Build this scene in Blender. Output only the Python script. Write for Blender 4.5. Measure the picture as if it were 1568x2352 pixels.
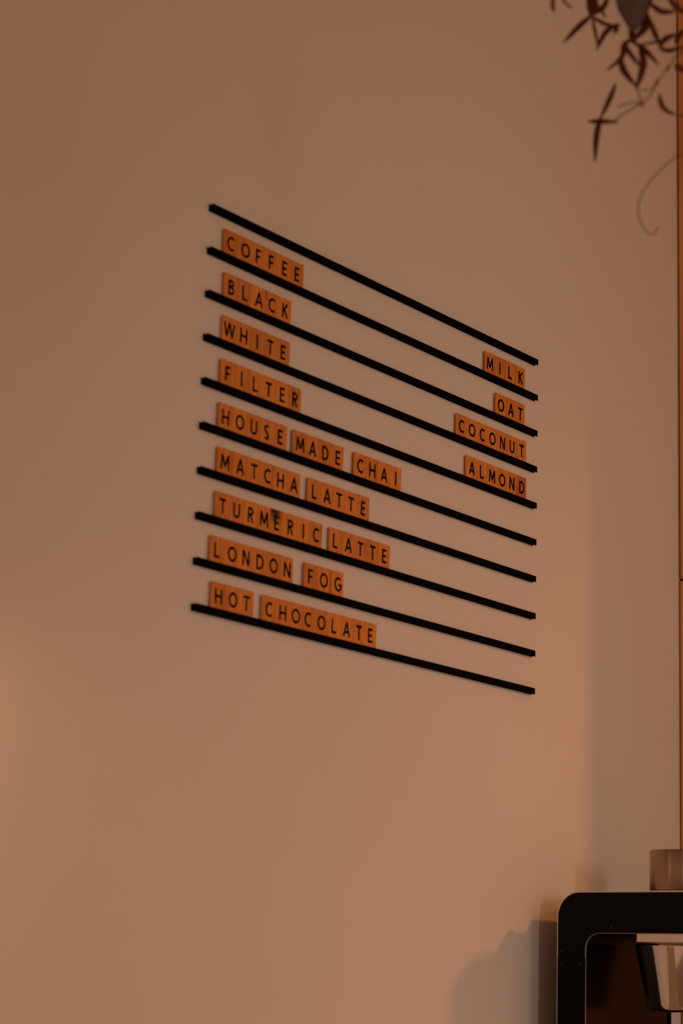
import bpy, bmesh, math, random
from mathutils import Vector, Matrix
for o in list(bpy.data.objects): bpy.data.objects.remove(o, do_unlink=True)
scene = bpy.context.scene
C = scene.collection

# ------------------------------------------------------------------ camera
cam_d = bpy.data.cameras.new('camera'); cam = bpy.data.objects.new('camera', cam_d); C.objects.link(cam)
cam_d.sensor_fit = 'VERTICAL'; cam_d.sensor_height = 36.0; cam_d.sensor_width = 24.0
cam_d.lens = 36.0 * 5003.75 / 2352.0
cam_d.clip_start = 0.05; cam_d.clip_end = 60
right = Vector((0.5882, -0.8081, 0.0295)); up = Vector((-0.1941, -0.1057, 0.9753)); fwd = Vector((0.7850, 0.5794, 0.2191))
right.normalize(); fwd = (fwd - right * fwd.dot(right)).normalized(); up = right.cross(fwd)
m = Matrix.Identity(4)
for k in range(3):
    m[k][0] = right[k]; m[k][1] = up[k]; m[k][2] = -fwd[k]
m.translation = Vector((-2.5057, -2.1302, 1.55))
cam.matrix_world = m
cam_d.dof.use_dof = True; cam_d.dof.focus_distance = 4.2; cam_d.dof.aperture_fstop = 3.8
scene.camera = cam

# ------------------------------------------------------------------ light and exposure
scene.view_settings.view_transform = 'Standard'; scene.view_settings.look = 'None'
scene.view_settings.gamma = 1.0; scene.view_settings.exposure = 0.0
scene.view_settings.use_curve_mapping = False
w = bpy.data.worlds.new('world'); scene.world = w; w.use_nodes = True
bg = w.node_tree.nodes['Background']
bg.inputs[0].default_value = (1.0, 0.525, 0.335, 1); bg.inputs[1].default_value = 0.448

def area(name, loc, target, sx, sy, col, watts, spread=180):
    l = bpy.data.lights.new(name, 'AREA'); l.shape = 'RECTANGLE'; l.size = sx; l.size_y = sy
    l.color = col; l.energy = watts; l.spread = math.radians(spread)
    o = bpy.data.objects.new(name, l); C.objects.link(o); o.location = loc
    o.rotation_euler = (Vector(target) - Vector(loc)).to_track_quat('-Z', 'Y').to_euler()
    return o
# daylight from the shop window behind the photographer
area('window_daylight', (-2.1, -5.25, 2.12), (1.05, 0.0, 1.25), 0.40, 0.6, (1.0, 1.0, 1.0), 1.16, 42)

# added soft fill from above, lifts the wall's darker right side; no known lamp
area('added_softfill', (0.9, -4.4, 3.7), (1.6, 0.0, 2.5), 1.8, 1.6, (1.0, 0.68, 0.44), 4.2, 70)

# ------------------------------------------------------------------ helpers
def mesh_obj(name, bm, mat, parent=None, loc=None, smooth=False):
    me = bpy.data.meshes.new(name); bm.normal_update(); bm.to_mesh(me); bm.free()
    if mat: me.materials.append(mat)
    if smooth:
        for p in me.polygons: p.use_smooth = True
    o = bpy.data.objects.new(name, me); C.objects.link(o)
    if parent: o.parent = parent
    if loc is not None: o.location = loc
    return o
def tag(o, label, cat, group=None):
    o['label'] = label; o['category'] = cat
    if group: o['group'] = group
    return o
def empty(name, loc, label, cat, group=None):
    o = bpy.data.objects.new(name, None); C.objects.link(o); o.location = loc; o.empty_display_size = 0.05
    return tag(o, label, cat, group)
def struct(name, bm, mat, parent=None, loc=None):
    o = mesh_obj(name, bm, mat, parent, loc); o['kind'] = 'structure'; return o
def add_box(bm, x0, x1, y0, y1, z0, z1):
    v = [bm.verts.new(p) for p in ((x0,y0,z0),(x1,y0,z0),(x1,y1,z0),(x0,y1,z0),(x0,y0,z1),(x1,y0,z1),(x1,y1,z1),(x0,y1,z1))]
    for f in ((0,3,2,1),(4,5,6,7),(0,1,5,4),(1,2,6,5),(2,3,7,6),(3,0,4,7)): bm.faces.new([v[i] for i in f])
def box_bm(*a, bevel=0.0, seg=2):
    bm = bmesh.new(); add_box(bm, *a)
    if bevel: bmesh.ops.bevel(bm, geom=bm.edges[:], offset=bevel, segments=seg, profile=0.5, affect='EDGES')
    return bm
def lathe(bm, prof, n=64, cx=0, cy=0):
    rings = []
    for r, z in prof:
        if r < 1e-6: rings.append([bm.verts.new((cx, cy, z))])
        else: rings.append([bm.verts.new((cx + r*math.cos(2*math.pi*k/n), cy + r*math.sin(2*math.pi*k/n), z)) for k in range(n)])
    for a, b in zip(rings, rings[1:]):
        for k in range(n):
            k2 = (k+1) % n
            if len(a) == 1 and len(b) > 1: bm.faces.new((a[0], b[k2], b[k]))
            elif len(b) == 1 and len(a) > 1: bm.faces.new((a[k], a[k2], b[0]))
            elif len(a) > 1: bm.faces.new((a[k], a[k2], b[k2], b[k]))
    bmesh.ops.recalc_face_normals(bm, faces=bm.faces[:])
def prism_x(bm, poly, x0, x1):
    """poly: list of (y,z); extruded along x"""
    a = [bm.verts.new((x0, y, z)) for y, z in poly]; b = [bm.verts.new((x1, y, z)) for y, z in poly]
    n = len(poly)
    bm.faces.new(a); bm.faces.new(b[::-1])
    for k in range(n): bm.faces.new((a[k], b[k], b[(k+1) % n], a[(k+1) % n]))
    bmesh.ops.recalc_face_normals(bm, faces=bm.faces[:])
def fillet(pts, n=10):
    """pts: (y,z,r) corners -> rounded polygon"""
    out = []; N = len(pts)
    for i in range(N):
        p = Vector(pts[i][:2]); r = pts[i][2]
        if r <= 0: out.append(tuple(p)); continue
        a = (Vector(pts[i-1][:2]) - p).normalized(); b = (Vector(pts[(i+1) % N][:2]) - p).normalized()
        p0 = p + a*r; c = p + (a + b)*r
        s = p0 - c; e = (p + b*r) - c
        a0 = math.atan2(s.y, s.x); a1 = math.atan2(e.y, e.x); d = (a1 - a0 + math.pi) % (2*math.pi) - math.pi
        for k in range(n+1):
            t = a0 + d*k/n; out.append((c.x + r*math.cos(t), c.y + r*math.sin(t)))
    return out

# ------------------------------------------------------------------ materials
def mat(name, col, rough=0.5, metal=0.0, spec=0.5):
    m = bpy.data.materials.new(name); m.use_nodes = True
    b = m.node_tree.nodes['Principled BSDF']
    b.inputs['Base Color'].default_value = (*col, 1); b.inputs['Roughness'].default_value = rough
    b.inputs['Metallic'].default_value = metal; b.inputs['Specular IOR Level'].default_value = spec
    return m
def nodes(m): return m.node_tree.nodes, m.node_tree.links, m.node_tree.nodes['Principled BSDF']
def mottled(m, col, amount, scale, bump=0.0, bscale=200):
    N, L, b = nodes(m)
    tc = N.new('ShaderNodeTexCoord'); nz = N.new('ShaderNodeTexNoise'); nz.inputs['Scale'].default_value = scale; nz.inputs['Detail'].default_value = 4
    L.new(tc.outputs['Object'], nz.inputs['Vector'])
    mx = N.new('ShaderNodeMix'); mx.data_type = 'RGBA'
    mx.inputs[6].default_value = (*[c*(1-amount) for c in col], 1); mx.inputs[7].default_value = (*[min(1, c*(1+amount)) for c in col], 1)
    L.new(nz.outputs['Fac'], mx.inputs[0]); L.new(mx.outputs[2], b.inputs['Base Color'])
    if bump:
        n2 = N.new('ShaderNodeTexNoise'); n2.inputs['Scale'].default_value = bscale; n2.inputs['Detail'].default_value = 2
        L.new(tc.outputs['Object'], n2.inputs['Vector'])
        bp = N.new('ShaderNodeBump'); bp.inputs['Strength'].default_value = bump; bp.inputs['Distance'].default_value = 0.0005
        L.new(n2.outputs['Fac'], bp.inputs['Height']); L.new(bp.outputs['Normal'], b.inputs['Normal'])
    return m
def wood(name, dark, light, stretch, scale=1.0, rand=0.12, rough=0.6, knot=None, knot_col=(0.10,0.02,0.006)):
    """vertical grain; brightness varies per object; knot=(x,z,rx,rz) stains part of the face"""
    m = mat(name, light, rough, 0, 0.25); N, L, b = nodes(m)
    tc = N.new('ShaderNodeTexCoord'); oi = N.new('ShaderNodeObjectInfo')
    ad = N.new('ShaderNodeVectorMath'); ad.operation = 'ADD'
    cm = N.new('ShaderNodeCombineXYZ')
    ml = N.new('ShaderNodeMath'); ml.operation = 'MULTIPLY'; ml.inputs[1].default_value = 37.0
    L.new(oi.outputs['Random'], ml.inputs[0]); L.new(ml.outputs[0], cm.inputs[0]); L.new(ml.outputs[0], cm.inputs[2])
    L.new(tc.outputs['Object'], ad.inputs[0]); L.new(cm.outputs[0], ad.inputs[1])
    mp = N.new('ShaderNodeMapping'); mp.inputs['Scale'].default_value = stretch; L.new(ad.outputs[0], mp.inputs['Vector'])
    nz = N.new('ShaderNodeTexNoise'); nz.inputs['Scale'].default_value = scale; nz.inputs['Detail'].default_value = 5; nz.inputs['Roughness'].default_value = 0.6
    L.new(mp.outputs[0], nz.inputs['Vector'])
    cr = N.new('ShaderNodeValToRGB'); cr.color_ramp.elements[0].position = 0.32; cr.color_ramp.elements[1].position = 0.68
    cr.color_ramp.elements[0].color = (*dark, 1); cr.color_ramp.elements[1].color = (*light, 1)
    L.new(nz.outputs['Fac'], cr.inputs[0])
    mr = N.new('ShaderNodeMapRange'); mr.inputs[3].default_value = 1-rand; mr.inputs[4].default_value = 1+rand
    L.new(oi.outputs['Random'], mr.inputs[0])
    sc = N.new('ShaderNodeVectorMath'); sc.operation = 'SCALE'
    L.new(cr.outputs[0], sc.inputs[0]); L.new(mr.outputs[0], sc.inputs['Scale'])
    out = sc.outputs[0]
    if knot:
        kx, kz, rx, rz, st = knot
        m2 = N.new('ShaderNodeMapping'); m2.vector_type = 'POINT'
        m2.inputs['Location'].default_value = (-kx/rx, 0, -kz/rz); m2.inputs['Scale'].default_value = (1/rx, 0, 1/rz)
        L.new(tc.outputs['Object'], m2.inputs['Vector'])
        n3 = N.new('ShaderNodeTexNoise'); n3.inputs['Scale'].default_value = 1.3; n3.inputs['Detail'].default_value = 3; L.new(m2.outputs[0], n3.inputs['Vector'])
        ln = N.new('ShaderNodeVectorMath'); ln.operation = 'LENGTH'; L.new(m2.outputs[0], ln.inputs[0])
        s1 = N.new('ShaderNodeMath'); s1.operation = 'ADD'; L.new(ln.outputs['Value'], s1.inputs[0]); L.new(n3.outputs['Fac'], s1.inputs[1])
        r2 = N.new('ShaderNodeMapRange'); r2.inputs[1].default_value = 1.0; r2.inputs[2].default_value = 1.9; r2.inputs[3].default_value = st; r2.inputs[4].default_value = 0
        L.new(s1.outputs[0], r2.inputs[0])
        mx = N.new('ShaderNodeMix'); mx.data_type = 'RGBA'; mx.inputs[7].default_value = (*knot_col, 1)
        L.new(r2.outputs[0], mx.inputs[0]); L.new(out, mx.inputs[6]); out = mx.outputs[2]
    L.new(out, b.inputs['Base Color'])
    return m

M_wall = mottled(mat('wall_paint', (0.80, 0.765, 0.70), 0.75, 0, 0.25), (0.80, 0.765, 0.70), 0.012, 6, 0.12, 240)
M_floor = wood('floor_boards', (0.34,0.29,0.24), (0.42,0.36,0.30), (1.5, 30, 1), 1.0, 0.0, 0.5)
M_ceil = mat('ceiling_paint', (0.55, 0.48, 0.40), 0.9)
M_ply = wood('plywood', (0.66,0.29,0.085), (0.84,0.41,0.13), (30, 30, 3.0), 1.0, 0.03, 0.55)
M_core = mat('partition_core', (0.045, 0.018, 0.008), 0.9, 0, 0.1)
M_rail = mat('black_rail', (0.0016, 0.0008, 0.0006), 0.7, 0, 0.03)
TD, TL = (0.58,0.185,0.028), (0.86,0.335,0.062)
M_tile = wood('tile_wood', TD, TL, (170, 40, 14), 1.0, 0.09, 0.6)
M_tile_knot = wood('tile_wood_knot', TD, TL, (170, 40, 14), 1.0, 0.0, 0.6, (-0.008, 0.042, 0.017, 0.017, 0.97), (0.055, 0.008, 0.004))
M_tile_edge = wood('tile_wood_dark_edge', TD, TL, (170, 40, 14), 1.0, 0.0, 0.6, (-0.017, 0.046, 0.006, 0.014, 0.62), (0.20,0.04,0.01))
M_tile_red = wood('tile_wood_red', (0.46,0.115,0.02), (0.66,0.21,0.04), (170, 40, 14), 1.0, 0.0, 0.6)
M_ink = mat('black_ink', (0.005, 0.0015, 0.001), 0.8, 0, 0.05)
M_black = mottled(mat('black_powder_coat', (0.0032, 0.003, 0.0028), 0.6, 0, 0.09), (0.0032, 0.003, 0.0028), 0.25, 60)
M_gloss = mat('black_gloss_panel', (0.006, 0.0035, 0.003), 0.22, 0, 0.36)
M_steel = mat('steel_edge', (0.70, 0.66, 0.62), 0.42, 0.85)
M_polish = mat('polished_steel', (0.72, 0.67, 0.60), 0.09, 1.0)
M_brush = mat('brushed_steel', (0.35, 0.25, 0.175), 0.34, 1.0)
N_, L_, b_ = nodes(M_brush); tg = N_.new('ShaderNodeTangent'); tg.direction_type = 'RADIAL'; tg.axis = 'Z'
b_.inputs['Anisotropic'].default_value = 0.85; b_.inputs['Anisotropic Rotation'].default_value = 0.25; L_.new(tg.outputs[0], b_.inputs['Tangent'])
M_screw = mat('dark_screw', (0.06, 0.035, 0.022), 0.4, 0.8)
M_leaf = mottled(mat('dried_leaf', (0.105, 0.029, 0.009), 0.7, 0, 0.1), (0.105, 0.029, 0.009), 0.45, 22)
M_stem = mat('dried_stem', (0.12, 0.05, 0.03), 0.8, 0, 0.2)
M_pot = mottled(mat('grey_felt', (0.14, 0.105, 0.10), 0.9, 0, 0.05), (0.14, 0.105, 0.10), 0.15, 90)
M_counter = wood('counter_stone', (0.40,0.36,0.31), (0.48,0.43,0.37), (3, 40, 40), 1.0, 0.0, 0.5)
M_cab = mat('counter_front', (0.12, 0.09, 0.07), 0.6)
M_lamp = mat('lamp_shade', (0.03, 0.025, 0.02), 0.6)

# ------------------------------------------------------------------ setting
XR = 1.598
bm = bmesh.new(); add_box(bm, -3.2, 4.0, 0.0, 0.12, 0.0, 4.2); struct('wall_back', bm, M_wall)
bm = bmesh.new(); add_box(bm, -3.2, 4.0, -6.5, 0.12, -0.1, 0.0); struct('floor', bm, M_floor)
bm = bmesh.new(); add_box(bm, -3.2, 4.0, -6.5, 0.12, 4.2, 4.3); struct('ceiling', bm, M_ceil)
PD = 0.583
bm = bmesh.new(); add_box(bm, XR+0.009, XR+0.07, -PD, 0.0, 0.0, 4.2); wr = struct('wall_right', bm, M_core)
SEAM = 2.449
for nm, z0, z1, yb in (('panel', 0.0, SEAM-0.0022, -0.0034), ('panel', SEAM+0.0022, 4.2, -0.0042)):
    bm = box_bm(XR, XR+0.009, -PD, yb, z0, z1, bevel=0.0025, seg=3)
    o = struct(nm, bm, M_ply, wr)
bm = box_bm(XR+0.07, XR+0.079, -PD, -0.003, 0.0, 4.2, bevel=0.002); struct('panel', bm, M_ply, wr)
bm = box_bm(XR, XR+0.079, -PD-0.012, -PD, 0.0, 4.2, bevel=0.002); struct('panel', bm, M_ply, wr)

# ------------------------------------------------------------------ counter the brewer stands on (below the frame)
ct = empty('counter', (0.3, -0.32, 0.0), 'pale topped counter along the white wall under the coffee brewer', 'counter')
mesh_obj('worktop', box_bm(-1.5, 1.28, -0.30, 0.305, 1.01, 1.05, bevel=0.004), M_counter, ct)
mesh_obj('cabinet', box_bm(-1.46, 1.26, -0.25, 0.30, 0.0, 1.01, bevel=0.004), M_cab, ct)

# ------------------------------------------------------------------ pendant lamps (out of frame)
def pendant(x, y, z, watts, col, r, label, R=0.27, drop=0.10):
    t = empty('pendant_lamp', (x, y, z), label, 'lamp')
    bm = bmesh.new(); lathe(bm, [(R, -drop), (R*0.97, 0.08-0.7*(drop+0.08)), (R*0.8, 0.08), (R*0.45, 0.15), (R*0.15, 0.18), (0.0, 0.185)], 48)
    s = mesh_obj('lamp_shade', bm, M_lamp, t, smooth=True); md = s.modifiers.new('s', 'SOLIDIFY'); md.thickness = 0.004
    bm = bmesh.new(); lathe(bm, [(0.0, 0.18), (0.004, 0.18), (0.004, 4.2-z), (0.0, 4.2-z)], 10); mesh_obj('cord', bm, M_lamp, t)
    l = bpy.data.lights.new('bulb_light', 'POINT'); l.energy = watts; l.color = col; l.shadow_soft_size = r
    b = bpy.data.objects.new('bulb_light', l); C.objects.link(b); b.parent = t
    return t
pendant(2.5, -2.0, 3.3, 88, (1.0, 0.325, 0.077), 0.085, 'dark dome pendant lamp hanging beyond the plywood partition', drop=0.12)
pendant(-0.76, -0.11, 1.965, 2.5, (1.0, 0.56, 0.24), 0.025, 'small dark pendant lamp hanging by the wall left of the menu', R=0.07, drop=-0.012)

# ------------------------------------------------------------------ menu rails
S = 0.0717543; Z0 = 2.771853; RH = 0.0113
def rail_bm():
    bm = bmesh.new()
    # H section: back plate, web, front plate
    add_box(bm, 0.0, 1.0, -0.0018, 0.0, 0.0, RH)
    prof = [(-0.0018, 0.0), (0.0, 0.0), (0.0, RH), (-0.0018, RH), (-0.0018, 0.0070), (-0.0066, 0.0070), (-0.0066, RH),
            (-0.0086, RH), (-0.0086, 0.0), (-0.0066, 0.0), (-0.0066, 0.0042), (-0.0018, 0.0042)]
    bm.free(); bm = bmesh.new()
    prism_x(bm, prof, 0.0, 1.0)
    return bm
rail_words = ['no tiles, top rail of the menu', 'the COFFEE and MILK tiles', 'the BLACK and OAT tiles', 'the WHITE and COCONUT tiles', 'the FILTER and ALMOND tiles',
              'the HOUSE MADE CHAI tiles', 'the MATCHA LATTE tiles', 'the TURMERIC LATTE tiles', 'the LONDON FOG tiles', 'the HOT CHOCOLATE tiles, lowest rail']
RG = 'black menu rails on the white wall'
rail0 = None
for i in range(10):
    if rail0 is None: o = rail0 = mesh_obj('menu_rail', rail_bm(), M_rail)
    else: o = rail0.copy(); C.objects.link(o)
    o.location = (0, 0, Z0 - i*S - 0.0005)
    tag(o, 'long black metal rail on the wall holding ' + rail_words[i], 'rail', RG)

# ------------------------------------------------------------------ letters: strokes in cap-height units
def arc(cx, cy, rx, ry, a0, a1, n=20):
    return [(cx + rx*math.cos(math.radians(a0+(a1-a0)*k/n)), cy + ry*math.sin(math.radians(a0+(a1-a0)*k/n))) for k in range(n+1)]
T = 0.165; H = T/2
def W_(mm): return mm/24.6
def glyph(c):
    a = H; b = 1-H
    if c == 'C': w = W_(20.5); return [arc(w*0.52, .5, w*0.52-H, .5-H, 48, 312, 28)]
    if c == 'G': w = W_(20.5); r = w*.52; return [arc(r, .5, r-H, .5-H, 50, 330, 28)+[(w-H*1.2, .46)], [(w-H*1.2+H, .46), (w*.56, .46)]]
    if c == 'O': w = W_(22.5); return [arc(w/2, .5, w/2-H, .5-H, 0, 360, 40)]
    if c == 'D':
        w = W_(18.5); return [[(a, 0), (a, 1)], [(a, b), (w*.40, b)] + arc(w*.40, .5, w*.60-H, .5-H, 90, -90, 20) + [(a, a)]]
    if c == 'E': w = W_(13.2); return [[(a, 0), (a, 1)], [(a, b), (w, b)], [(a, .51), (w*.9, .51)], [(a, a), (w, a)]]
    if c == 'F': w = W_(12.5); return [[(a, 0), (a, 1)], [(a, b), (w, b)], [(a, .49), (w*.9, .49)]]
    if c == 'H': w = W_(18.5); return [[(a, 0), (a, 1)], [(w-a, 0), (w-a, 1)], [(a, .5), (w-a, .5)]]
    if c == 'I': return [[(a, 0), (a, 1)]]
    if c == 'L': w = W_(13.0); return [[(a, 0), (a, 1)], [(a, a), (w, a)]]
    if c == 'T': w = W_(16.5); return [[(w/2, 0), (w/2, 1)], [(0, b), (w, b)]]
    if c == 'U':
        w = W_(17.5); return [[(a, 1), (a, .36)] + arc(w/2, .36, w/2-H, .36-H, 180, 360, 20)[1:] + [(w-a, 1)]]
    if c == 'N': w = W_(18.0); return [[(a, 0), (a, 1)], [(w-a, 0), (w-a, 1)], [(a*1.1, .97), (w-a*1.1, .03)]]
    if c == 'M': w = W_(23.0); return [[(a*1.1, 0), (a*1.9, 1)], [(w-a*1.1, 0), (w-a*1.9, 1)], [(a*1.9, .97), (w/2, .20)], [(w-a*1.9, .97), (w/2, .20)]]
    if c == 'A': w = W_(20.5); return [[(a, 0), (w/2, .99)], [(w-a, 0), (w/2, .99)], [(w*.24, .31), (w*.76, .31)]]
    if c == 'K': w = W_(16.0); return [[(a, 0), (a, 1)], [(w-a*1.2, .985), (a, .42)], [(w-a, .015), (w*.36, .56)]]
    if c == 'W': w = W_(29.0); return [[(a, .99), (w*.27, .02)], [(w*.27, .02), (w*.5, .97)], [(w*.5, .97), (w*.73, .02)], [(w*.73, .02), (w-a, .99)]]
    if c == 'B':
        w = W_(15.5); return [[(a, 0), (a, 1)], [(a, b), (w*.48, b)] + arc(w*.48, .755, w*.46-H, .245-H, 90, -90, 14) + [(a, .51)],
                              [(a, .51), (w*.50, .51)] + arc(w*.50, .255+H*.5, w*.50-H, .255-H*.5, 90, -90, 14) + [(a, a)]]
    if c == 'R':
        w = W_(15.0); return [[(a, 0), (a, 1)], [(a, b), (w*.50, b)] + arc(w*.50, .735, w*.48-H, .265-H, 90, -90, 14) + [(a, .47)], [(w*.46, .50), (w-a*.9, .01)]]
    if c == 'S':
        w = W_(13.5); return [arc(w*.5, .735, w*.5-H, .265-H, 35, 265, 18)[:-1] + arc(w*.5, .26, w*.5-H, .26-H+.005, 88, -150, 18)]
def glyph_width(c): return max(x for s in glyph(c) for x, y in s) + (H if c in 'IOUHNB' else 0)
def ribbon(bm, pts, half, y0, y1):
    closed = (Vector(pts[0]) - Vector(pts[-1])).length < 1e-6
    P = [Vector(p) for p in (pts[:-1] if closed else pts)]
    n = len(P); Lf = []; Rt = []
    for k in range(n):
        p = P[k]
        d0 = (p - P[k-1]).normalized() if (k > 0 or closed) else None
        d1 = (P[(k+1) % n] - p).normalized() if (k < n-1 or closed) else None
        if d0 is None: d0 = d1
        if d1 is None: d1 = d0
        t = (d0 + d1); t = t.normalized() if t.length > 1e-4 else d0
        nr = Vector((-t.y, t.x)); s = half / max(0.5, nr.dot(Vector((-d0.y, d0.x))))
        Lf.append(p + nr*s); Rt.append(p - nr*s)
    def V(q, y): return bm.verts.new((q.x, y, q.y))
    LF = [V(q, y0) for q in Lf]; RF = [V(q, y0) for q in Rt]; LB = [V(q, y1) for q in Lf]; RB = [V(q, y1) for q in Rt]
    for k in range(n if closed else n-1):
        j = (k+1) % n
        bm.faces.new((LF[k], LF[j], RF[j], RF[k])); bm.faces.new((LB[k], RB[k], RB[j], LB[j]))
        bm.faces.new((LF[k], LB[k], LB[j], LF[j])); bm.faces.new((RF[k], RF[j], RB[j], RB[k]))
    if not closed:
        bm.faces.new((LF[0], RF[0], RB[0], LB[0])); bm.faces.new((LF[-1], LB[-1], RB[-1], RF[-1]))
TW, TH, TT, CAP, BASE = 0.0350, 0.0455, 0.003, 0.0246, 0.0182-0.0066
letter_mesh = {}
def letter_data(c):
    if c not in letter_mesh:
        bm = bmesh.new(); g = glyph(c); wd = max(x for s in g for x, y in s); mn = min(x for s in g for x, y in s)
        off = (wd + mn)/2
        for k, s in enumerate(g):
            # every stroke is a thin layer of ink; a hair of depth apart so that crossings stay clean
            y0 = -TT - 0.00022 - 0.00002*k
            ribbon(bm, [((x-off)*CAP, BASE + y*CAP) for x, y in s], H*CAP, y0, -TT + 0.0001)
        bmesh.ops.recalc_face_normals(bm, faces=bm.faces[:])
        me = bpy.data.meshes.new('letter'); bm.to_mesh(me); bm.free(); me.materials.append(M_ink); letter_mesh[c] = me
    return letter_mesh[c]
def tile_mesh(m):
    bm = box_bm(-TW/2, TW/2, -TT, 0.0, 0.0, TH, bevel=0.0004, seg=1)
    me = bpy.data.meshes.new('letter_tile'); bm.to_mesh(me); bm.free(); me.materials.append(m); return me
TM = {k: tile_mesh(v) for k, v in dict(plain=M_tile, knot=M_tile_knot, edge=M_tile_edge, red=M_tile_red).items()}
WORDS = [
(1, 'COFFEE', 0.0349, 0.03515, [-0.4, 2.0, 0.9, 0.2, 1.1, -0.2]),
(1, 'MILK', 0.811, 0.03627, [0.2, -1.4, 0.0, 1.4]),
(2, 'BLACK', 0.0396, 0.03513, [0.5, 0.4, 1.4, 1.0, 1.2]),
(2, 'OAT', 0.8511, 0.03517, [1.3, 1.9, 0.5]),
(3, 'WHITE', 0.0401, 0.03511, [-0.3, 1.0, 1.0, -0.1, 0.4]),
(3, 'COCONUT', 0.7177, 0.03506, [0.2, 0.8, 0.9, 1.1, 1.6, 0.6, 0.3]),
(4, 'FILTER', 0.0401, 0.035, [0.9, 0.3, 1.4, 0.5, 2.8, 1.2]),
(4, 'ALMOND', 0.753, 0.0352, [2.2, 1.4, 1.4, 1.2, 0.8, 1.7]),
(5, 'HOUSE', 0.0398, 0.03531, [-0.7, 0.4, 0.7, -1.3, -0.1]),
(5, 'MADE', 0.2317, 0.03547, [2.9, 1.8, 1.2, 2.1]),
(5, 'CHAI', 0.4034, 0.03562, [1.4, 1.3, 1.1, 0.6]),
(6, 'MATCHA', 0.0421, 0.03573, [1.1, 2.9, 2.4, 1.8, 0.1, 0.5]),
(6, 'LATTE', 0.2764, 0.03517, [1.6, 1.4, 0.0, -0.7, 0.2]),
(7, 'TURMERIC', 0.0411, 0.03495, [0.3, 0.4, 1.3, 0.9, -0.3, 0.5, 0.1, 0.5]),
(7, 'LATTE', 0.3406, 0.03534, [-0.3, 1.2, 0.4, 0.9, 1.3]),
(8, 'LONDON', 0.0331, 0.03534, [-0.3, 1.5, 0.8, 1.0, 1.2, 1.6]),
(8, 'FOG', 0.2747, 0.0363, [0.2, 0.6, 3.0]),
(9, 'HOT', 0.0402, 0.03535, [0.4, 1.0, -0.9]),
(9, 'CHOCOLATE', 0.1673, 0.0351, [0.9, 1.8, 1.3, -1.1, 0.8, 0.8, 1.0, 1.2, 0.3]),
]
ORD = ['first', 'second', 'third', 'fourth', 'fifth', 'sixth', 'seventh', 'eighth', 'ninth']
WHERE = {(6, 'LATTE'): 'LATTE beside MATCHA', (7, 'LATTE'): 'LATTE beside TURMERIC'}
special = {('TURMERIC', 4): ('knot', 'with a dark knot'), ('BLACK', 3): ('edge', 'with a dark streak'), ('ALMOND', 5): ('red', 'in darker red wood')}
TG = 'wooden letter tiles standing on the menu rails'
rnd = random.Random(11)
for i, wd, u0, pitch, offs in WORDS:
    name = WHERE.get((i, wd), wd)
    for k, ch in enumerate(wd):
        kind, note = special.get((wd, k), ('plain', ''))
        o = bpy.data.objects.new('letter_tile', TM[kind]); C.objects.link(o)
        x = u0 + pitch*(k+.5)
        if wd == 'FOG': x += (-0.0004, -0.0008, 0.0012)[k]
        if wd == 'MATCHA' and k == 0: x -= 0.0006
        o.location = (x, -0.00305, Z0 - i*S + 0.00662 + rnd.uniform(0, 0.0002))
        tag(o, 'orange wooden tile lettered %s%s, %s tile of %s' % (ch, ' ' + note if note else '', ORD[k], name), 'letter tile', TG)
        l = bpy.data.objects.new('letter', letter_data(ch)); C.objects.link(l); l.parent = o
        l.location = (offs[k]/1000.0, 0, rnd.uniform(-0.0003, 0.0003))

# ------------------------------------------------------------------ coffee brewer in the corner
X = 1.00; XF = 1.3339; YB, YI, YN = -0.0604, -0.119, -0.50      # wall side, inner edge of the column, nose
ZT, ZI, ZB, ZS = 1.7589, 1.6834, 1.05, 1.641
t = empty('coffee_brewer', (X, -0.28, ZB), 'black coffee brewer with steel edges and hanging steel basket, at lower right', 'coffee machine')
ox, oy, oz = -X, 0.28, -ZB
def bmo(bm):
    bmesh.ops.translate(bm, verts=bm.verts[:], vec=(ox, oy, oz)); return bm
def c_outline(i, zlow=None):
    """C shaped side plate in (y,z), inset i; open towards the nose"""
    return fillet([(YB-i, ZB, 0), (YB-i, ZT-i, 0.046-i), (YN+i, ZT-i, 0.03), (YN+i, ZI+i, 0.01), (YI+i, ZI+i, 0.028+i), (YI+i, ZB+0.06, 0.01), (YN+i, ZB+0.06, 0.01), (YN+i, ZB, 0)], 12)
bm = bmesh.new(); prism_x(bm, c_outline(0), X+0.0010, X+0.0050); mesh_obj('side_plate', bmo(bm), M_steel, t)['label'] = 'bare steel edge'
i = 0.0026
up_poly = fillet([(YB-i, ZS, 0), (YB-i, ZT-i, 0.044), (YN+i, ZT-i, 0.03), (YN+i, ZI+0.0005, 0.01), (YI+0.0005, ZI+0.0005, 0.0285), (YI+0.0005, ZS, 0)], 12)
bm = bmesh.new(); prism_x(bm, up_poly, X-0.0004, X+0.0010); mesh_obj('upper_cover', bmo(bm), M_black, t)
j = 0.0020
low_poly = fillet([(YB-j, ZB, 0), (YB-j, ZS, 0), (YI-0.0008, ZS, 0), (YI-0.0008, ZB+0.06, 0.01), (YN+i, ZB+0.06, 0.01), (YN+i, ZB, 0)], 8)
bm = bmesh.new(); prism_x(bm, low_poly, X-0.0002, X+0.0010); mesh_obj('lower_cover', bmo(bm), M_black, t)
bm = bmesh.new(); prism_x(bm, c_outline(0.001), XF-0.005, XF); mesh_obj('side_plate', bmo(bm), M_black, t)
bm = box_bm(X+0.005, XF-0.005, YI+0.012, YB-0.004, ZB+0.06, ZI+0.006, bevel=0.002); mesh_obj('column', bmo(bm), M_black, t)
bm = box_bm(X+0.005, XF-0.005, YI+0.0045, YI+0.012, ZB+0.06, ZI+0.006, bevel=0.0015); mesh_obj('front_panel', bmo(bm), M_gloss, t)
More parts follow.
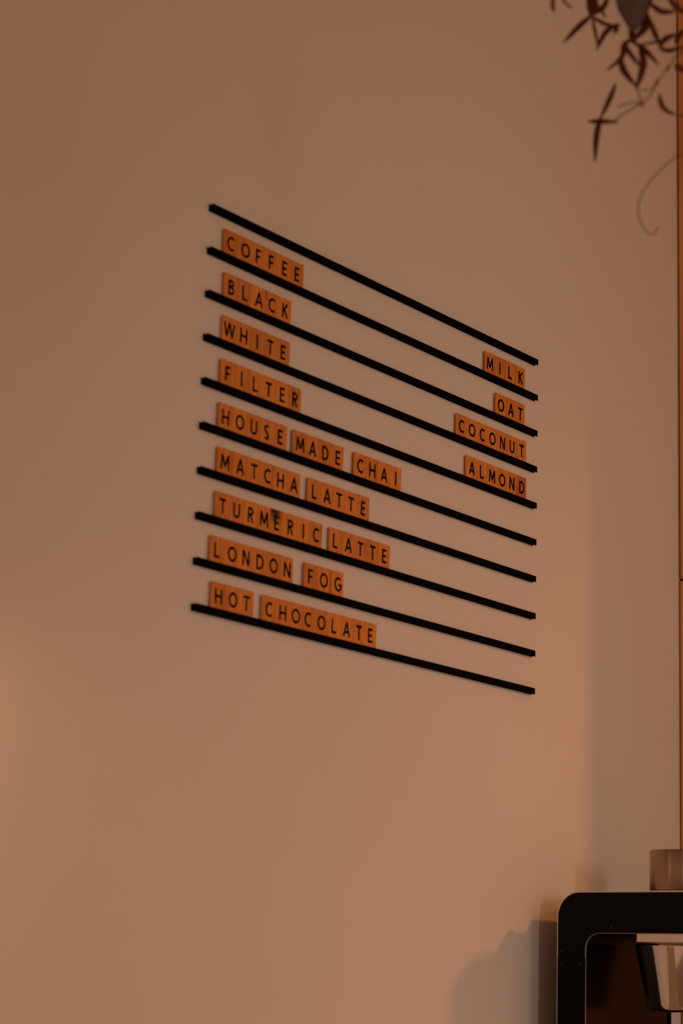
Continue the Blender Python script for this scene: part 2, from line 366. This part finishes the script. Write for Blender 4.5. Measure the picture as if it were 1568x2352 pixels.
bm = box_bm(X+0.005, XF-0.005, YN+0.006, YB-0.05, ZI+0.002, ZT-0.003, bevel=0.003); add_box(bm, X+0.06, XF-0.005, YB-0.055, YB-0.002, ZI+0.004, ZT-0.0015); prism_x(bm, fillet([(YB-0.002, ZI+0.004, 0), (YB-0.002, ZT-0.002, 0.046), (YB-0.06, ZT-0.002, 0), (YB-0.06, ZI+0.004, 0)], 12), X+0.0052, X+0.0595)  # hidden rear blocks added to fill out the cast shadow on the wall
mesh_obj('head', bmo(bm), M_black, t)
bm = bmesh.new(); prism_x(bm, c_outline(0.0016), X+0.0051, X+0.0064); mesh_obj('added_liner', bmo(bm), M_black, t)  # unseen black sheet, added so the basket reflects dark on its left
bm = box_bm(X+0.005, XF-0.005, YN+0.004, YB-0.004, ZB, ZB+0.058, bevel=0.003); mesh_obj('base', bmo(bm), M_black, t)
bm = box_bm(X+0.0052, XF-0.012, -0.45, -0.2216, 1.669, ZI+0.002, bevel=0.0008); mesh_obj('basket_rail', bmo(bm), M_steel, t)
BX, BY = 1.166, -0.2256
bm = bmesh.new(); lathe(bm, [(0.0, 1.5478), (0.050, 1.5478), (0.0565, 1.5492), (0.0605, 1.554), (0.0625, 1.561), (0.083, 1.6645), (0.0835, 1.6685), (0.081, 1.6685), (0.0, 1.6685)], 96, BX, BY)
b = mesh_obj('brew_basket', bmo(bm), M_polish, t, smooth=True); b['label'] = 'polished steel tapered basket'
for sy, sz in ((-0.071, 1.6516), (-0.0712, 1.6299), (-0.1103, 1.6297), (-0.1736, 1.6941)):
    bm = bmesh.new(); lathe(bm, [(0.0, -0.0005), (0.0011, -0.0005), (0.0012, -0.0002), (0.0021, -0.0008), (0.0024, 0.0), (0.0024, 0.0008), (0.0, 0.0008)], 20)
    bmesh.ops.rotate(bm, verts=bm.verts[:], cent=(0,0,0), matrix=Matrix.Rotation(math.radians(90), 3, 'Y'))
    bmesh.ops.translate(bm, verts=bm.verts[:], vec=(X-0.0006, sy, sz)); mesh_obj('screw', bmo(bm), M_screw, t)

bm = bmesh.new(); lathe(bm, [(0.0, 0.0), (0.0485, 0.0), (0.05, 0.002), (0.05, 0.0725), (0.0485, 0.0745), (0.0, 0.0745)], 96)
o = mesh_obj('canister', bm, M_brush, None, (1.053, -0.2789, ZT-0.0012), smooth=False)
for p in o.data.polygons: p.use_smooth = abs(p.normal.z) < 0.9
tag(o, 'small brushed steel canister standing on top of the black coffee brewer', 'canister')

# ------------------------------------------------------------------ dried plant hanging from the ceiling
PO = Vector((-0.2184, -0.8829, 2.7901))
STROKES = [
  ('leaf', 0.0054, [[-0.0858, 0.077, 0.02], [-0.0844, 0.079, 0.003], [-0.0791, 0.0793, -0.0038]]),
  ('leaf', 0.0042, [[-0.0664, 0.0754, 0.0224], [-0.0568, 0.0754, 0.0185], [-0.0384, 0.0744, 0.0166]]),
  ('leaf', 0.01019, [[-0.0154, 0.0635, 0.0441], [-0.0089, 0.063, 0.027], [-0.0054, 0.0635, 0.0141]]),
  ('leaf', 0.00899, [[-0.0099, 0.0583, 0.0451], [-0.006, 0.0577, 0.0333], [-0.0054, 0.0635, 0.0141]]),
  ('leaf', 0.00779, [[-0.0004, 0.0402, 0.0403], [-0.0001, 0.0479, 0.028], [-0.0054, 0.0628, 0.0165]]),
  ('leaf', 0.0048, [[-0.0072, 0.0584, 0.0357], [0.0005, 0.0502, 0.0222], [0.004, 0.0467, 0.0123]]),
  ('leaf', 0.00779, [[-0.0052, 0.0622, 0.0178], [-0.0211, 0.0752, -0.0036], [-0.0392, 0.0894, -0.0319]]),
  ('leaf', 0.0048, [[-0.0048, 0.0625, 0.0154], [0.0048, 0.0636, -0.0021], [0.0193, 0.0669, -0.0198]]),
  ('leaf', 0.006, [[-0.0068, 0.0641, 0.0163], [0.0054, 0.0481, 0.0047], [0.0141, 0.0316, -0.0006]]),
  ('leaf', 0.00779, [[0.0138, 0.0287, 0.0037], [0.0082, 0.0483, -0.0066], [0.0185, 0.0692, -0.0248]]),
  ('leaf', 0.006, [[0.011, 0.0354, 0.0017], [0.0164, 0.0356, -0.0026], [0.0076, 0.0362, -0.0131]]),
  ('leaf', 0.01079, [[0.0363, 0.0239, 0.0036], [0.0118, 0.0078, -0.0218], [0.0132, 0.0058, -0.0335]]),
  ('leaf', 0.00779, [[0.0134, 0.006, -0.0243], [0.0083, 0.0188, -0.0321], [0.0054, 0.0219, -0.0519], [0.0017, 0.0444, -0.0679]]),
  ('leaf', 0.00719, [[0.0078, 0.0185, -0.0298], [0.0035, 0.0073, -0.0511], [-0.0133, -0.0179, -0.0828]]),
  ('leaf', 0.00959, [[0.008, 0.0254, -0.0475], [-0.0088, 0.0107, -0.0793], [-0.0243, -0.0166, -0.1145]]),
  ('leaf', 0.01019, [[0.0062, -0.0061, -0.043], [-0.0104, -0.0204, -0.0785], [-0.0243, -0.0166, -0.1196]]),
  ('leaf', 0.00779, [[0.0138, 0.0069, -0.0303], [0.0025, -0.0155, -0.0506], [0.0029, -0.0372, -0.0787]]),
  ('leaf', 0.01079, [[0.0175, -0.0101, 0.0136], [0.0255, -0.0038, -0.005], [0.0141, 0.0077, -0.0261]]),
  ('leaf', 0.00779, [[0.0178, -0.01, 0.0124], [-0.0039, -0.033, -0.0299], [0.0222, -0.0324, -0.0471]]),
  ('leaf', 0.00839, [[0.0163, -0.0302, -0.045], [0.0248, -0.0371, -0.0306], [0.0439, -0.0432, -0.0181]]),
  ('leaf', 0.00719, [[0.0171, -0.0304, -0.0467], [0.0362, -0.0358, -0.0438], [0.074, -0.041, -0.0239]]),
  ('leaf', 0.00839, [[0.006, -0.0224, 0.0187], [0.0066, -0.0388, 0.0017], [0.0305, -0.0496, 0.0086]]),
  ('leaf', 0.00959, [[0.0094, -0.0468, 0.0227], [0.0303, -0.0504, 0.0148], [0.0518, -0.0527, 0.0138]]),
  ('leaf', 0.0036, [[0.0091, -0.0025, -0.0377], [0.0066, -0.026, -0.0413], [0.0189, -0.0335, -0.0365]]),
  ('leaf', 0.00779, [[0.0491, -0.0384, -0.0291], [0.0522, -0.0442, -0.015], [0.0604, -0.0494, -0.0053]]),
  ('leaf', 0.00899, [[0.034, -0.0448, -0.07], [0.0438, -0.047, -0.0694], [0.0583, -0.0515, -0.0714]]),
  ('leaf', 0.00719, [[0.016, 0.0812, -0.1292], [0.025, 0.0614, -0.1304], [0.019, 0.0341, -0.1399]]),
  ('leaf', 0.00719, [[-0.0107, 0.0217, -0.0967], [-0.0033, 0.036, -0.1143], [0.0215, 0.0643, -0.1278]]),
  ('leaf', 0.00839, [[0.0178, 0.0608, -0.126], [0.0434, 0.0822, -0.1394], [0.0584, 0.0933, -0.1721]]),
  ('leaf', 0.00719, [[-0.0096, -0.0437, -0.1268], [0.009, -0.0404, -0.1394], [0.0468, -0.0404, -0.1358]]),
  ('stem', 0.003, [[-0.037, -0.01, 0.1397], [-0.0125, 0.0295, 0.1073], [-0.0093, 0.0572, 0.0463]]),
  ('stem', 0.003, [[-0.0125, 0.0295, 0.1073], [-0.036, 0.0657, 0.0756], [-0.0856, 0.0771, 0.0188]]),
  ('stem', 0.0024, [[-0.036, 0.0657, 0.0756], [-0.0582, 0.0721, 0.047], [-0.0664, 0.0754, 0.0224]]),
  ('stem', 0.0024, [[-0.0125, 0.0295, 0.1073], [-0.0058, 0.0344, 0.0719], [-0.0004, 0.0402, 0.0403]]),
  ('stem', 0.003, [[-0.0356, -0.0349, 0.1332], [0.0021, -0.0561, 0.0897], [0.0098, -0.0472, 0.0241]]),
  ('stem', 0.003, [[0.0021, -0.0561, 0.0897], [0.0566, -0.0598, 0.0597], [0.0613, -0.0545, 0.0172], [0.0809, -0.0421, -0.0215], [0.064, -0.0525, -0.0695], [0.08, -0.0494, -0.1201], [0.129, -0.0254, -0.1491], [0.1205, -0.0203, -0.162]]),
  ('stem', 0.003, [[-0.0322, -0.0277, 0.1368], [-0.0045, -0.0489, 0.0694], [0.0023, -0.0278, 0.0222], [0.018, -0.0099, 0.0112]]),
  ('stem', 0.0024, [[0.0447, -0.0402, -0.1365], [0.0699, -0.0425, -0.1292], [0.08, -0.0494, -0.1201]]),
  ('stem', 0.0024, [[0.0461, -0.0399, -0.0494], [0.0698, -0.0404, -0.0332], [0.0809, -0.0421, -0.0215]]),
  ('stem', 0.0024, [[0.0461, -0.0399, -0.0494], [0.0189, -0.0434, -0.0774], [-0.0129, -0.0422, -0.1113], [-0.0194, -0.0351, -0.1315], [-0.0176, -0.0196, -0.138], [0.0027, 0.017, -0.1375], [0.0234, 0.0468, -0.1355]]),
  ('stem', 0.0024, [[-0.0248, -0.0195, -0.1167], [-0.0232, -0.0213, -0.1291], [-0.0167, -0.0211, -0.1393]]),
  ('stem', 0.0024, [[-0.0021, 0.0224, -0.1278], [-0.0149, -0.0021, -0.1317], [-0.0176, -0.0209, -0.1383]]),
  ('stem', 0.0018, [[-0.025, -0.0256, -0.1213], [-0.0213, -0.0362, -0.1237], [-0.0129, -0.0422, -0.1113]]),
  ('node', 0.0042, [[0.0191, -0.0419, -0.0737], [0.0175, -0.0434, -0.0785], [0.0138, -0.0447, -0.0847]]),
  ('node', 0.0048, [[-0.0128, -0.0409, -0.1065], [-0.0129, -0.0422, -0.1113], [-0.0132, -0.043, -0.1166]]),
  ('node', 0.0042, [[-0.0195, -0.0206, -0.1358], [-0.0175, -0.0215, -0.1384], [-0.0135, -0.0227, -0.1422]]),
  ('tendril', 0.00192, [[0.1202, -0.0204, -0.1609], [0.087, -0.0153, -0.1802], [0.0548, -0.0113, -0.2069], [0.0227, -0.0057, -0.2423], [0.0085, -0.0027, -0.2714], [0.01, -0.0045, -0.2937], [0.0222, -0.0079, -0.3067], [0.0298, -0.0131, -0.3084], [0.0288, -0.0228, -0.2994]]),
]
pl = empty('hanging_plant', PO, 'dried brown leafy plant in a grey hanging pot, top right', 'plant')
pl.scale = (0.93, 0.93, 0.93)
def smooth_path(P, n=7):
    P = [Vector(p) for p in P]; out = []
    for k in range(len(P)-1):
        p0 = P[max(0, k-1)]; p1 = P[k]; p2 = P[k+1]; p3 = P[min(len(P)-1, k+2)]
        for q in range(n):
            t_ = q/n
            out.append(0.5*((2*p1) + (p2-p0)*t_ + (2*p0-5*p1+4*p2-p3)*t_*t_ + (3*p1-p0-3*p2+p3)*t_**3))
    out.append(P[-1]); return out
def tube(bm, path, rad, n=8, flat=1.0):
    prev = None; rings = []
    for k, p in enumerate(path):
        d = (path[min(k+1, len(path)-1)] - path[max(0, k-1)]).normalized()
        ref = Vector((0.80, 0.58, 0.1)).normalized()          # leaves turn their broad side to the room
        a = d.cross(ref)
        if a.length < 0.05: a = d.cross(Vector((0, 0, 1)))
        a.normalize(); b_ = d.cross(a)
        r = rad(k/(len(path)-1))
        rings.append([bm.verts.new(p + a*r*math.cos(2*math.pi*j/n) + b_*r*flat*math.sin(2*math.pi*j/n)) for j in range(n)])
    for a, b_ in zip(rings, rings[1:]):
        for j in range(n): bm.faces.new((a[j], a[(j+1) % n], b_[(j+1) % n], b_[j]))
    bm.faces.new(rings[0][::-1]); bm.faces.new(rings[-1])
groups = {'foliage': bmesh.new(), 'stem': bmesh.new(), 'tendril': bmesh.new()}
for kind, wdt, P in STROKES:
    path = smooth_path(P)
    if kind == 'leaf': tube(groups['foliage'], path, lambda s, w=wdt: w*0.54*(0.10 + 0.90*math.sin(math.pi*(0.08+0.90*s))), 10, 0.45)
    elif kind == 'tendril': tube(groups['tendril'], path, lambda s, w=wdt: w*0.42, 8)
    elif kind == 'node': tube(groups['stem'], path, lambda s, w=wdt: w*0.5*(0.3+0.7*math.sin(math.pi*s)), 8)
    else: tube(groups['stem'], path, lambda s, w=wdt: w*0.42, 8)
for k, bm in groups.items():
    bmesh.ops.recalc_face_normals(bm, faces=bm.faces[:]); mesh_obj(k, bm, M_leaf if k == 'foliage' else M_stem, pl, smooth=True)
bm = bmesh.new(); lathe(bm, [(0.0, -0.0205), (0.003, -0.0200), (0.007, -0.0165), (0.0125, -0.006), (0.0175, 0.004), (0.0225, 0.014), (0.0245, 0.024), (0.030, 0.06), (0.048, 0.12), (0.055, 0.16), (0.051, 0.16), (0.044, 0.12), (0.0, 0.10)], 40)
mesh_obj('pot', bm, M_pot, pl, loc=(0.0, 0.0, 0.0), smooth=True)
bm = bmesh.new()
for k in range(3):
    a = 2*math.pi*k/3
    tube(bm, [Vector((0.053*math.cos(a), 0.053*math.sin(a), 0.155)), Vector((0.01*math.cos(a), 0.01*math.sin(a), 0.5)), Vector((0.002*math.cos(a), 0.002*math.sin(a), (4.2-PO.z)/0.93))], lambda s: 0.0012, 6)
mesh_obj('hanger_cord', bm, M_stem, pl)
